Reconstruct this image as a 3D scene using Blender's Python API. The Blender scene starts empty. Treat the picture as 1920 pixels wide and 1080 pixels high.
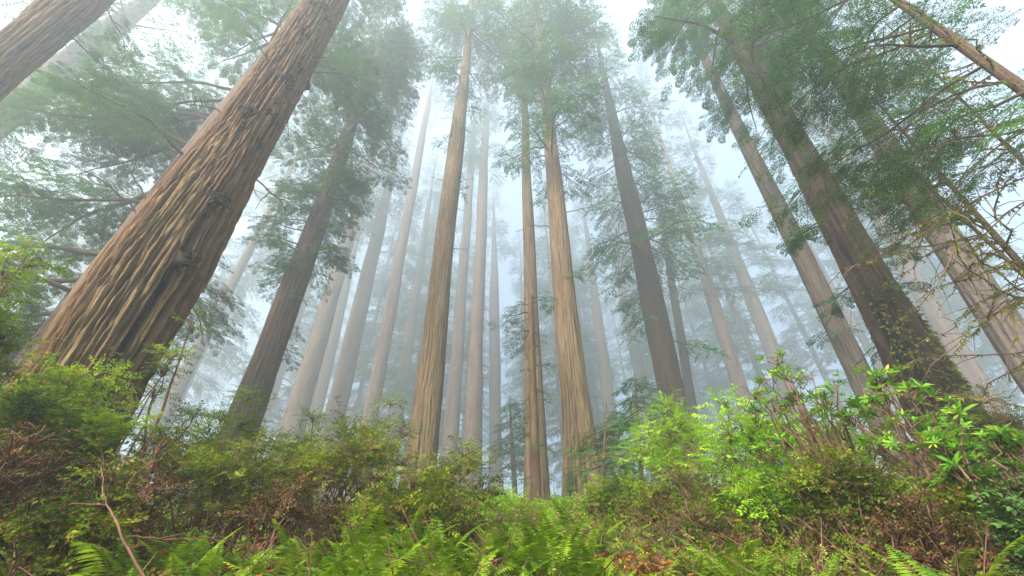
import bpy, math, random
import numpy as np
from mathutils import Matrix, Vector

# ------------------------------------------------------------------ scene, camera, sky, sun
sc = bpy.context.scene
col = sc.collection
PITCH, ROLL, CAMZ = math.radians(35.2), math.radians(1.0), 1.5
FPX = 747.0                                   # focal length in pixels of the 1920-wide frame (14 mm)
_r0, _f, _u0 = np.array([1., 0, 0]), np.array([0, math.cos(PITCH), math.sin(PITCH)]), np.array([0, -math.sin(PITCH), math.cos(PITCH)])
_r = math.cos(ROLL) * _r0 - math.sin(ROLL) * _u0
_u = math.cos(ROLL) * _u0 + math.sin(ROLL) * _r0
CAM = np.array([0., 0, CAMZ])
cd = bpy.data.cameras.new('camera')
cd.sensor_width = 36
cd.lens = FPX / 1920 * 36
cd.clip_start, cd.clip_end = 0.05, 2000
cam = bpy.data.objects.new('camera', cd)
col.objects.link(cam)
m = Matrix.Identity(4)
for i in range(3):
    m[i][0], m[i][1], m[i][2], m[i][3] = _r[i], _u[i], -_f[i], CAM[i]
cam.matrix_world = m
sc.camera = cam

SUN_EL, SUN_AZ = math.radians(38), math.radians(212)     # azimuth clockwise from +Y
world = bpy.data.worlds.new('World')
sc.world = world
world.use_nodes = True
wn = world.node_tree
bg = wn.nodes['Background']
sky = wn.nodes.new('ShaderNodeTexSky')
sky.sky_type = 'NISHITA'
sky.sun_disc = False
sky.sun_elevation, sky.sun_rotation = SUN_EL, SUN_AZ
sky.air_density, sky.dust_density = 1.0, 1.5
wn.links.new(sky.outputs[0], bg.inputs[0])
bg.inputs[1].default_value = 0.125
sl = bpy.data.lights.new('sun', 'SUN')
sl.energy, sl.angle, sl.color = 3.8, math.radians(20), (1.0, 0.955, 0.89)
sun = bpy.data.objects.new('sun', sl)
col.objects.link(sun)
sd = Vector((math.cos(SUN_EL) * math.sin(SUN_AZ), math.cos(SUN_EL) * math.cos(SUN_AZ), math.sin(SUN_EL)))
sun.rotation_euler = sd.to_track_quat('Z', 'Y').to_euler()
sun.location = (20, 40, 90)
HAZE_DENSITY = 0.0088
vs = sc.view_settings
sc.display_settings.display_device = 'sRGB'
vs.view_transform, vs.look, vs.exposure, vs.gamma = 'Standard', 'None', 1.93, 1.0
vs.use_curve_mapping = False
cy = sc.cycles
cy.max_bounces, cy.diffuse_bounces, cy.glossy_bounces, cy.transmission_bounces = 6, 3, 1, 3
cy.volume_bounces, cy.transparent_max_bounces = 2, 4
cy.use_denoising = True
cy.denoising_prefilter = 'NONE'
cy.adaptive_threshold = 0.005
cy.caustics_reflective = cy.caustics_refractive = False

# ------------------------------------------------------------------ geometry helpers
rng = np.random.default_rng(7)
random.seed(7)

def ray(x, y):
    d = _f + (x - 960) / FPX * _r - (y - 540) / FPX * _u
    return d
def at(x, y, D):
    """the point seen at pixel (x, y) at the horizontal distance D from the camera"""
    d = ray(x, y)
    return CAM + d * (D / math.hypot(d[0], d[1]))

_PD = np.array([-50, 0, 1.2, 2.2, 3, 4.5, 8, 19, 40, 90, 260.])
_PZ = np.array([-.6, 0, .35, .92, 1.18, 1.50, 2.00, 3.10, 6.0, 12.6, 36.])
def smooth_noise2(x, y, seed=0):
    xi, yi = np.floor(x).astype(int), np.floor(y).astype(int)
    fx, fy = x - xi, y - yi
    fx, fy = fx * fx * (3 - 2 * fx), fy * fy * (3 - 2 * fy)
    def h(a, b):
        n = (a * 374761393 + b * 668265263 + seed * 974711) & 0x7fffffff
        n = ((n ^ (n >> 13)) * 1274126177) & 0x7fffffff
        return ((n ^ (n >> 16)) & 0xffff) / 65535.0
    return (h(xi, yi) * (1 - fx) + h(xi + 1, yi) * fx) * (1 - fy) + (h(xi, yi + 1) * (1 - fx) + h(xi + 1, yi + 1) * fx) * fy
def gz(x, y):
    x, y = np.asarray(x, float), np.asarray(y, float)
    d = np.where(y > 0, np.hypot(x, y), np.maximum(np.abs(x) + y, y * .3))
    z = np.interp(d, _PD, _PZ)
    return z + (smooth_noise2(x * .45 + 50, y * .45 + 50, 3) - .5) * .28 * np.clip(d / 4, 0, 1.5) + (smooth_noise2(x * .12 + 50, y * .12 + 50, 5) - .5) * np.clip(d / 10, 0, 2.5) * .25

def mesh_obj(name, V, F, mats, parent=None, midx=None, smooth=False, attrs=None):
    """one mesh object from vertex array V and a list of face arrays (each n x 3 or n x 4)"""
    V = np.asarray(V, np.float32)
    F = [f for f in (F if isinstance(F, list) else [F]) if len(f)]
    me = bpy.data.meshes.new(name)
    me.vertices.add(len(V))
    me.vertices.foreach_set('co', V.ravel())
    idx = np.concatenate([f.ravel() for f in F]).astype(np.int32)
    tot = np.concatenate([np.full(len(f), f.shape[1]) for f in F]).astype(np.int32)
    start = np.concatenate([[0], np.cumsum(tot)[:-1]]).astype(np.int32)
    me.loops.add(len(idx))
    me.loops.foreach_set('vertex_index', idx)
    me.polygons.add(len(tot))
    me.polygons.foreach_set('loop_start', start)
    me.polygons.foreach_set('loop_total', tot)
    if midx is not None:
        me.polygons.foreach_set('material_index', np.asarray(midx, np.int32))
    if smooth:
        me.polygons.foreach_set('use_smooth', np.ones(len(tot), bool))
    for k, a in (attrs or {}).items():
        at_ = me.attributes.new(k, 'FLOAT', 'POINT')
        at_.data.foreach_set('value', np.asarray(a, np.float32))
    me.update(calc_edges=True)
    for mm in (mats if isinstance(mats, (list, tuple)) else [mats]):
        me.materials.append(mm)
    o = bpy.data.objects.new(name, me)
    col.objects.link(o)
    if parent is not None:
        o.parent = parent
    return o
def tag(o, label=None, cat=None, group=None, kind=None):
    for k, v in (('label', label), ('category', cat), ('group', group), ('kind', kind)):
        if v:
            o[k] = v
    return o
def thing(name, loc, label, cat, group=None):
    o = bpy.data.objects.new(name, None)
    o.empty_display_size = .3
    col.objects.link(o)
    o.location = [float(v) for v in loc]
    return tag(o, label, cat, group)

class Buf:
    """collects quads with a material index"""
    def __init__(s):
        s.V, s.F, s.M, s.n = [], [], [], 0
    def add(s, V, F, mi=0):
        if len(F) == 0:
            return
        s.V.append(np.asarray(V, np.float32)); s.F.append(np.asarray(F) + s.n)
        s.M.append(np.full(len(F), mi)); s.n += len(V)
    def build(s, name, mats, parent=None, **k):
        return mesh_obj(name, np.concatenate(s.V), s.F, mats, parent, np.concatenate(s.M), **k)
    def tube(s, P, R, sides=5, mi=0, cap=False):
        P = np.asarray(P, float); n = len(P)
        R = np.broadcast_to(np.asarray(R, float), (n,))
        T = np.gradient(P, axis=0)
        T /= np.linalg.norm(T, axis=1)[:, None] + 1e-9
        ref = np.array([0, 0, 1.]) if abs(T[:, 2]).mean() < .8 else np.array([1., 0, 0])
        A = np.cross(T, ref); A /= np.linalg.norm(A, axis=1)[:, None] + 1e-9
        B = np.cross(T, A)
        th = np.arange(sides) * 2 * math.pi / sides
        V = P[:, None] + R[:, None, None] * (np.cos(th)[None, :, None] * A[:, None] + np.sin(th)[None, :, None] * B[:, None])
        i = np.arange(n - 1)[:, None] * sides; j = np.arange(sides)[None]; k = (j + 1) % sides
        F = np.stack([i + j, i + k, i + sides + k, i + sides + j], -1).reshape(-1, 4)
        s.add(V.reshape(-1, 3), F, mi)
    def tubes(s, P, R, sides=3, mi=0):
        """many tubes at once: P (m, n, 3), R (m, n)"""
        m_, n = P.shape[:2]
        if m_ == 0:
            return
        T = np.gradient(P, axis=1)
        T /= np.linalg.norm(T, axis=2)[..., None] + 1e-9
        ref = np.where(np.abs(T[..., 2:3]) < .9, np.array([0, 0, 1.]), np.array([1., 0, 0]))
        A = np.cross(T, ref); A /= np.linalg.norm(A, axis=2)[..., None] + 1e-9
        B = np.cross(T, A)
        th = np.arange(sides) * 2 * math.pi / sides
        V = P[:, :, None] + R[:, :, None, None] * (np.cos(th)[:, None] * A[:, :, None] + np.sin(th)[:, None] * B[:, :, None])
        b = np.arange(m_)[:, None, None] * n * sides
        i = np.arange(n - 1)[None, :, None] * sides; j = np.arange(sides)[None, None]; k = (j + 1) % sides
        F = np.stack([b + i + j, b + i + k, b + i + sides + k, b + i + sides + j], -1).reshape(-1, 4)
        s.add(V.reshape(-1, 3), F, mi)
    def stamp(s, tmpl, O, X, N, S, mi=0):
        """stamps template(s) at origins O with the growth direction X, the up hint N and the scale S"""
        if len(O) == 0:
            return
        X = X / (np.linalg.norm(X, axis=1)[:, None] + 1e-9)
        Y = np.cross(N, X); Y /= np.linalg.norm(Y, axis=1)[:, None] + 1e-9
        Z = np.cross(X, Y)
        pick = rng.integers(0, len(tmpl), len(O))
        for t, (TV, TF) in enumerate(tmpl):
            q = np.where(pick == t)[0]
            if not len(q):
                continue
            sV = TV[None] * S[q][:, None, None]
            V = O[q][:, None] + sV[..., 0:1] * X[q][:, None] + sV[..., 1:2] * Y[q][:, None] + sV[..., 2:3] * Z[q][:, None]
            F = (TF[None] + (np.arange(len(q)) * len(TV))[:, None, None]).reshape(-1, TF.shape[1])
            s.add(V.reshape(-1, 3), F, mi)

def leaf_quads(base, dirs, length, width, nrm, fold=0.0, arch=0.0):
    """rhombic leaves, one quad each (widest nearer the base)"""
    base, dirs = np.asarray(base, float), np.asarray(dirs, float)
    dirs /= np.linalg.norm(dirs, axis=1)[:, None]
    sd_ = np.cross(nrm, dirs); sd_ /= np.linalg.norm(sd_, axis=1)[:, None] + 1e-9
    L, W = np.asarray(length)[:, None], np.asarray(width)[:, None]
    mid = base + dirs * L * .45 + nrm * (fold * W)
    V = np.stack([base, mid + sd_ * W * .5, base + dirs * L - nrm * arch * L, mid - sd_ * W * .5], 1)
    F = np.arange(len(base) * 4).reshape(-1, 4)
    return V.reshape(-1, 3), F
def broad_quads(base, dirs, length, width, nrm, fold=.25, arch=.15):
    """lance-shaped leaves folded along the midrib, four quads each"""
    base, dirs = np.asarray(base, float), np.asarray(dirs, float)
    dirs /= np.linalg.norm(dirs, axis=1)[:, None]
    sd_ = np.cross(nrm, dirs); sd_ /= np.linalg.norm(sd_, axis=1)[:, None] + 1e-9
    n2 = np.cross(dirs, sd_)
    L, W = np.asarray(length)[:, None], np.asarray(width)[:, None]
    def p(t, w, side):
        return base + dirs * L * t + n2 * (L * arch * (t - t * t * 1.6)) + sd_ * W * w * side + n2 * W * w * fold
    V = np.stack([p(0, 0, 0), p(.32, .42, 1), p(.38, 0, 0), p(.32, .42, -1), p(.7, .40, 1), p(.72, 0, 0), p(.7, .40, -1), p(1, 0, 0)], 1)
    f = np.array([[0, 2, 1, 1], [0, 3, 2, 2], [1, 2, 5, 4], [2, 3, 6, 5], [4, 5, 7, 7], [5, 6, 7, 7]])
    # keep pure quads: the end faces are split off as triangles made of distinct corners
    quads = np.array([[1, 2, 5, 4], [2, 3, 6, 5]]); tris = np.array([[0, 2, 1], [0, 3, 2], [4, 5, 7], [5, 6, 7]])
    off = (np.arange(len(base)) * 8)[:, None, None]
    return V.reshape(-1, 3), (quads[None] + off).reshape(-1, 4), (tris[None] + off).reshape(-1, 3)

def needle_spray(n=9, ang=55, L=.3, W=.085, sub=False, r=None):
    """flat conifer spray of unit length along +X"""
    r = r or rng
    B, D, LL = [], [], []
    def axis(o, d, length, n, L):
        for i in range(n):
            t = (i + .6) / n
            p = o + d * length * t
            for sgn in (1, -1):
                a = math.radians(ang * r.uniform(.75, 1.2)) * sgn
                dd = np.array([d[0] * math.cos(a) - d[1] * math.sin(a), d[0] * math.sin(a) + d[1] * math.cos(a), r.normal(0, .18) - .12])
                B.append(p); D.append(dd); LL.append(L * (1.12 - .65 * t) * r.uniform(.75, 1.2))
        B.append(o + d * length * .95); D.append(d + np.array([0, 0, -.2])); LL.append(L * .6)
    axis(np.zeros(3), np.array([1., 0, 0]), .95, n, L if not sub else L * .5)
    if sub:
        for i in range(5):
            t = .15 + i * .17
            for sgn in (1, -1):
                a = math.radians(48) * sgn * r.uniform(.8, 1.2)
                axis(np.array([t, 0, -.02]), np.array([math.cos(a), math.sin(a), r.normal(0, .12) - .1]), .42 * (1.15 - t), 5, L * .5)
    B, D, LL = np.array(B), np.array(D), np.array(LL)
    nr = np.tile(np.array([0, 0, 1.]), (len(B), 1)) + r.normal(0, .35, (len(B), 3))
    V, F = leaf_quads(B, D, LL, np.full(len(B), W) * r.uniform(.8, 1.25, len(B)), nr, .1, .1)
    V[:, 2] -= .16 * V[:, 0] ** 2
    return V, F
FAR = [needle_spray(7, 52, .34, .085) for _ in range(5)]
MID = [needle_spray(5, 50, .30, .04, True) for _ in range(5)]
NEAR = [needle_spray(6, 58, .20, .027, True) for _ in range(5)]

def leafy_spray(n, L, W, r=None):
    """flat twig with alternate small oval leaves, unit length"""
    r = r or rng
    B, D, LL = [], [], []
    for i in range(n):
        t = (i + .5) / n
        a = math.radians(r.uniform(35, 75)) * (1 if i % 2 else -1)
        B.append([t * .95, 0, 0]); D.append([math.cos(a), math.sin(a), r.normal(.05, .3)]); LL.append(L * r.uniform(.7, 1.2))
    B.append([.95, 0, 0]); D.append([1, 0, .1]); LL.append(L)
    B, LL = np.array(B), np.array(LL)
    V, F = leaf_quads(B, np.array(D), LL, LL * W, np.tile(np.array([0, 0, 1.]), (len(B), 1)) + r.normal(0, .3, (len(B), 3)), .12, .08)
    V[:, 2] -= .12 * V[:, 0] ** 2
    return V, F
LEAFY = [leafy_spray(9, .24, .55) for _ in range(6)]
def whorl(n, L, W, up, r=None):
    """rosette of lance leaves at a twig's tip (growth along +X)"""
    r = r or rng
    a = np.arange(n) * 2 * math.pi / n + r.uniform(0, .5, n)
    e = r.normal(up, .22, n)
    D = np.stack([np.sin(e), np.cos(e) * np.cos(a), np.cos(e) * np.sin(a)], 1)
    LL = L * r.uniform(.7, 1.15, n)
    N = np.tile(np.array([1., 0, 0]), (n, 1))
    V, q, t = broad_quads(np.zeros((n, 3)) + D * .03, D, LL, LL * W, N)
    # triangles as quads with a doubled corner are avoided: split each one at the middle of its longest side
    Vl = [V]; F = [q]; k = len(V)
    mids = (V[t[:, 0]] + V[t[:, 1]]) / 2
    Vl.append(mids)
    F.append(np.stack([t[:, 0], k + np.arange(len(t)), t[:, 1], t[:, 2]], 1))
    return np.concatenate(Vl), np.concatenate(F)
WHORL = [whorl(8, 1.0, .30, .35) for _ in range(5)]

# ------------------------------------------------------------------ materials
def mat(name):
    mt = bpy.data.materials.new(name)
    mt.use_nodes = True
    nt = mt.node_tree
    nt.nodes.clear()
    out = nt.nodes.new('ShaderNodeOutputMaterial')
    def N(t, **k):
        n = nt.nodes.new('ShaderNode' + t)
        for a, v in k.items():
            if a.startswith('i_'):
                n.inputs[a[2:].replace('_', ' ')].default_value = v
            else:
                setattr(n, a, v)
        return n
    return mt, nt, out, N
def ramp(N, pts, interp='LINEAR'):
    n = N('ValToRGB')
    n.color_ramp.interpolation = interp
    e = n.color_ramp.elements
    while len(e) > 1:
        e.remove(e[-1])
    e[0].position, e[0].color = pts[0][0], (*pts[0][1], 1)
    for p, c in pts[1:]:
        x = e.new(p); x.color = (*c, 1)
    return n
def mix(nt, N, a, b, fac, mode='MIX'):
    n = N('Mix', data_type='RGBA', blend_type=mode)
    for sock, v in ((n.inputs[6], a), (n.inputs[7], b), (n.inputs[0], fac)):
        if hasattr(v, 'is_output') or hasattr(v, 'links'):
            nt.links.new(v, sock)
        elif isinstance(v, tuple):
            sock.default_value = (*v, 1)
        else:
            sock.default_value = v
    return n.outputs[2]

def leaf_mat(name, dark, light, tip=None, tip_amt=0.0, trans=.35, rough=.5, clump=.6):
    """leaves: colour varies leaf by leaf and clump by clump; light shines through"""
    mt, nt, out, N = mat(name)
    g = N('NewGeometry'); tc = N('TexCoord')
    no = N('TexNoise', i_Scale=clump, i_Detail=3.0)
    nt.links.new(tc.outputs['Object'], no.inputs['Vector'])
    add = N('Math', operation='MULTIPLY_ADD'); add.inputs[1].default_value = .45
    nt.links.new(g.outputs['Random Per Island'], add.inputs[0])
    sub = N('Math', operation='MULTIPLY_ADD'); sub.inputs[1].default_value = 2.5; sub.inputs[2].default_value = -1.02
    nt.links.new(no.outputs['Fac'], sub.inputs[0]); nt.links.new(sub.outputs[0], add.inputs[2])
    c = mix(nt, N, dark, light, add.outputs[0])
    if tip:
        gt = N('Math', operation='LESS_THAN'); gt.inputs[1].default_value = tip_amt
        w = N('TexWhiteNoise', noise_dimensions='1D')
        nt.links.new(g.outputs['Random Per Island'], w.inputs['W'])
        nt.links.new(w.outputs['Value'], gt.inputs[0])
        c = mix(nt, N, c, tip, gt.outputs[0])
    p = N('BsdfPrincipled', i_Roughness=rough)
    p.inputs['Specular IOR Level'].default_value = .10
    nt.links.new(c, p.inputs['Base Color'])
    tr = N('BsdfTranslucent')
    tcol = mix(nt, N, c, (1.0, 1.0, .45), 1.0, 'MULTIPLY')
    nt.links.new(tcol, tr.inputs['Color'])
    ms = N('MixShader'); ms.inputs[0].default_value = trans
    nt.links.new(p.outputs[0], ms.inputs[1]); nt.links.new(tr.outputs[0], ms.inputs[2])
    nt.links.new(ms.outputs[0], out.inputs['Surface'])
    return mt

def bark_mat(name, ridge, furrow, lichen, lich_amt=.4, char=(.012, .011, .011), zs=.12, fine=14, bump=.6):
    """fibrous bark: attributes 'ridge' (relief) and 'char' (burnt wood, painted edge shade) come from the trunk builder"""
    mt, nt, out, N = mat(name)
    tc = N('TexCoord'); mp = N('Mapping'); mp.inputs['Scale'].default_value = (1, 1, zs)
    nt.links.new(tc.outputs['Object'], mp.inputs['Vector'])
    n1 = N('TexNoise', i_Scale=fine, i_Detail=6.0, i_Roughness=.65, i_Distortion=.4)
    n2 = N('TexNoise', i_Scale=2.2, i_Detail=4.0)
    n3 = N('TexNoise', i_Scale=fine * 1.7, i_Detail=5.0, i_Roughness=.75)
    for n in (n1, n2, n3):
        nt.links.new(mp.outputs[0], n.inputs['Vector'])
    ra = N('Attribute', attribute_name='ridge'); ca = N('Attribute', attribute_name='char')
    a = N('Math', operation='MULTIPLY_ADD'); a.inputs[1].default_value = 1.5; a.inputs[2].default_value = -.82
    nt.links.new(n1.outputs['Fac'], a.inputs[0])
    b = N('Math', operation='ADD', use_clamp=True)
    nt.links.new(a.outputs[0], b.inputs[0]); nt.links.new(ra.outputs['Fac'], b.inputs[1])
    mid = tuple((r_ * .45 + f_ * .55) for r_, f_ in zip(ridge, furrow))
    cr = ramp(N, [(0.0, furrow), (.42, mid), (.80, ridge), (1.1 - .1, tuple(min(1, v * 1.22) for v in ridge))])  # furrow tone: redder bark, also blackened to stand in for recess shade
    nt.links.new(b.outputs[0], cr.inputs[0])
    lr = ramp(N, [(.45, (0, 0, 0)), (.7, (1, 1, 1))])
    nt.links.new(n2.outputs['Fac'], lr.inputs[0])
    lf = N('Math', operation='MULTIPLY'); lf.inputs[1].default_value = lich_amt
    nt.links.new(lr.outputs[0], lf.inputs[0])
    lf2 = N('Math', operation='MULTIPLY')
    nt.links.new(lf.outputs[0], lf2.inputs[0]); nt.links.new(b.outputs[0], lf2.inputs[1])
    c = mix(nt, N, cr.outputs[0], lichen, lf2.outputs[0])
    g3 = ramp(N, [(.30, (.40, .37, .36)), (.62, (1.25, 1.23, 1.2))])
    nt.links.new(n3.outputs['Fac'], g3.inputs[0])
    c = mix(nt, N, c, g3.outputs[0], 1.0, 'MULTIPLY')
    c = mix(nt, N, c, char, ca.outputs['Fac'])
    p = N('BsdfPrincipled', i_Roughness=.9)
    p.inputs['Specular IOR Level'].default_value = .15
    nt.links.new(c, p.inputs['Base Color'])
    hh = N('Math', operation='MULTIPLY_ADD'); hh.inputs[1].default_value = .45
    nt.links.new(n3.outputs['Fac'], hh.inputs[0]); nt.links.new(n1.outputs['Fac'], hh.inputs[2])
    bp = N('Bump', i_Strength=bump, i_Distance=.05)
    nt.links.new(hh.outputs[0], bp.inputs['Height'])
    nt.links.new(bp.outputs[0], p.inputs['Normal'])
    nt.links.new(p.outputs[0], out.inputs['Surface'])
    return mt

def wood_mat(name, c1, c2, scale=9, rough=.85):
    mt, nt, out, N = mat(name)
    tc = N('TexCoord'); n = N('TexNoise', i_Scale=scale, i_Detail=5.0, i_Roughness=.65)
    nt.links.new(tc.outputs['Object'], n.inputs['Vector'])
    cr = ramp(N, [(.3, c1), (.7, c2)])
    nt.links.new(n.outputs['Fac'], cr.inputs[0])
    p = N('BsdfPrincipled', i_Roughness=rough)
    p.inputs['Specular IOR Level'].default_value = .2
    nt.links.new(cr.outputs[0], p.inputs['Base Color'])
    bp = N('Bump', i_Strength=.5, i_Distance=.02)
    nt.links.new(n.outputs['Fac'], bp.inputs['Height']); nt.links.new(bp.outputs[0], p.inputs['Normal'])
    nt.links.new(p.outputs[0], out.inputs['Surface'])
    return mt

M = {}
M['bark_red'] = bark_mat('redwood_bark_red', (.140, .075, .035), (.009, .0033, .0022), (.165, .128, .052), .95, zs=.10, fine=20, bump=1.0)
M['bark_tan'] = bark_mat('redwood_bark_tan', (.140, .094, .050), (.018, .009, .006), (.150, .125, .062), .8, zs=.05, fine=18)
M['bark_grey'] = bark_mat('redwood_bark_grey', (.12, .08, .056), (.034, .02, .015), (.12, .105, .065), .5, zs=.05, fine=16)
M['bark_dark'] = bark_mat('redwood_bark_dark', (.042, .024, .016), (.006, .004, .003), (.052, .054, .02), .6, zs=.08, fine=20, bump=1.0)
M['bark_mid'] = bark_mat('redwood_bark_brown', (.105, .066, .043), (.016, .009, .006), (.115, .10, .05), .6, zs=.08, fine=16, bump=1.0)
M['bark_ash'] = bark_mat('redwood_bark_ash', (.10, .077, .06), (.028, .02, .015), (.105, .095, .062), .5, zs=.05, fine=16)
M['bark_thin'] = bark_mat('hemlock_bark', (.085, .05, .033), (.03, .018, .013), (.11, .11, .025), .8, zs=.5, fine=30, bump=.4)
M['twig'] = wood_mat('twig_wood', (.05, .028, .018), (.16, .085, .05))
M['limb'] = wood_mat('limb_wood', (.025, .017, .012), (.075, .046, .03))
M['dead'] = wood_mat('dead_wood', (.05, .024, .014), (.15, .075, .042), 14)
M['char_knot'] = wood_mat('knot_wood', (.004, .002, .0015), (.045, .018, .010), 26)
M['moss'] = leaf_mat('moss', (.07, .085, .012), (.19, .21, .03), trans=.3, rough=.9, clump=5)
M['needle'] = leaf_mat('redwood_needles', (.018, .07, .022), (.075, .20, .048), trans=.42, clump=.35)
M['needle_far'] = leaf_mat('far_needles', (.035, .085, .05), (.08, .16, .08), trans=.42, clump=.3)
M['needle_near'] = leaf_mat('hemlock_needles', (.012, .045, .010), (.075, .165, .024), trans=.38, clump=.9)
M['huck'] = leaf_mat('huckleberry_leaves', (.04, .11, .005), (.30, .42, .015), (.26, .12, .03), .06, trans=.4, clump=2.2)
M['huck_dark'] = leaf_mat('dark_huckleberry_leaves', (.022, .055, .004), (.22, .29, .013), (.18, .075, .025), .13, trans=.35, clump=2.2)  # deeper greens and more brown leaves for the dark bushes
M['lime'] = leaf_mat('azalea_leaves', (.13, .28, .010), (.36, .56, .025), trans=.45, clump=1.5)
M['rhodo'] = leaf_mat('rhododendron_leaves', (.06, .18, .015), (.20, .38, .03), (.30, .32, .04), .14, trans=.4, rough=.4, clump=2)
M['gloss'] = leaf_mat('salal_leaves', (.028, .07, .014), (.085, .165, .035), trans=.25, rough=.6, clump=2)
M['fern'] = leaf_mat('fern_fronds', (.05, .13, .008), (.24, .33, .018), trans=.42, clump=2)
M['fern_dead'] = leaf_mat('withered_fronds', (.16, .045, .012), (.46, .16, .035), trans=.25, rough=.8, clump=3)
M['brown_leaf'] = leaf_mat('withered_leaves', (.035, .016, .009), (.17, .075, .028), (.10, .12, .02), .25, trans=.25, rough=.8, clump=3)

# ------------------------------------------------------------------ ground
def build_ground():
    mt, nt, out, N = mat('forest_soil')
    tc = N('TexCoord')
    n1 = N('TexNoise', i_Scale=3.0, i_Detail=8.0, i_Roughness=.7); n2 = N('TexNoise', i_Scale=.5, i_Detail=4.0)
    for n in (n1, n2):
        nt.links.new(tc.outputs['Object'], n.inputs['Vector'])
    c1 = ramp(N, [(.3, (.02, .014, .009)), (.55, (.075, .04, .02)), (.75, (.16, .085, .04))])
    nt.links.new(n1.outputs['Fac'], c1.inputs[0])
    f = ramp(N, [(.45, (0, 0, 0)), (.65, (.6, .6, .6))])
    nt.links.new(n2.outputs['Fac'], f.inputs[0])
    c = mix(nt, N, c1.outputs[0], (.035, .06, .014), f.outputs[0])
    p = N('BsdfPrincipled', i_Roughness=.95)
    nt.links.new(c, p.inputs['Base Color'])
    bp = N('Bump', i_Strength=.8, i_Distance=.06)
    nt.links.new(n1.outputs['Fac'], bp.inputs['Height']); nt.links.new(bp.outputs[0], p.inputs['Normal'])
    nt.links.new(p.outputs[0], out.inputs['Surface'])
    xs = np.sign(np.linspace(-1, 1, 161)) * np.abs(np.linspace(-1, 1, 161)) ** 1.8 * 180
    ys = np.concatenate([np.linspace(-18, 0, 12)[:-1], np.linspace(0, 1, 140) ** 1.9 * 230])
    X, Y = np.meshgrid(xs, ys)
    V = np.stack([X, Y, gz(X, Y)], -1).reshape(-1, 3)
    nx, ny = len(xs), len(ys)
    i = np.arange(ny - 1)[:, None] * nx + np.arange(nx - 1)[None]
    F = np.stack([i, i + 1, i + nx + 1, i + nx], -1).reshape(-1, 4)
    tag(mesh_obj('ground', V, F, mt, smooth=True), 'leaf littered forest floor rising away from the camera', kind='structure')
build_ground()

# ------------------------------------------------------------------ trunks
def pnoise(u, z, K, seed):
    """value noise, periodic in u with K cells"""
    r = np.random.default_rng(seed)
    T = r.random((400, K))
    x = u * K; xi = np.floor(x).astype(int); fx = x - xi
    zi = np.floor(z).astype(int); fz = z - zi
    fx, fz = fx * fx * (3 - 2 * fx), fz * fz * (3 - 2 * fz)
    a, b = xi % K, (xi + 1) % K
    c, d = zi % 400, (zi + 1) % 400
    return (T[c, a] * (1 - fx) + T[c, b] * fx) * (1 - fz) + (T[d, a] * (1 - fx) + T[d, b] * fx) * fz

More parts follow.
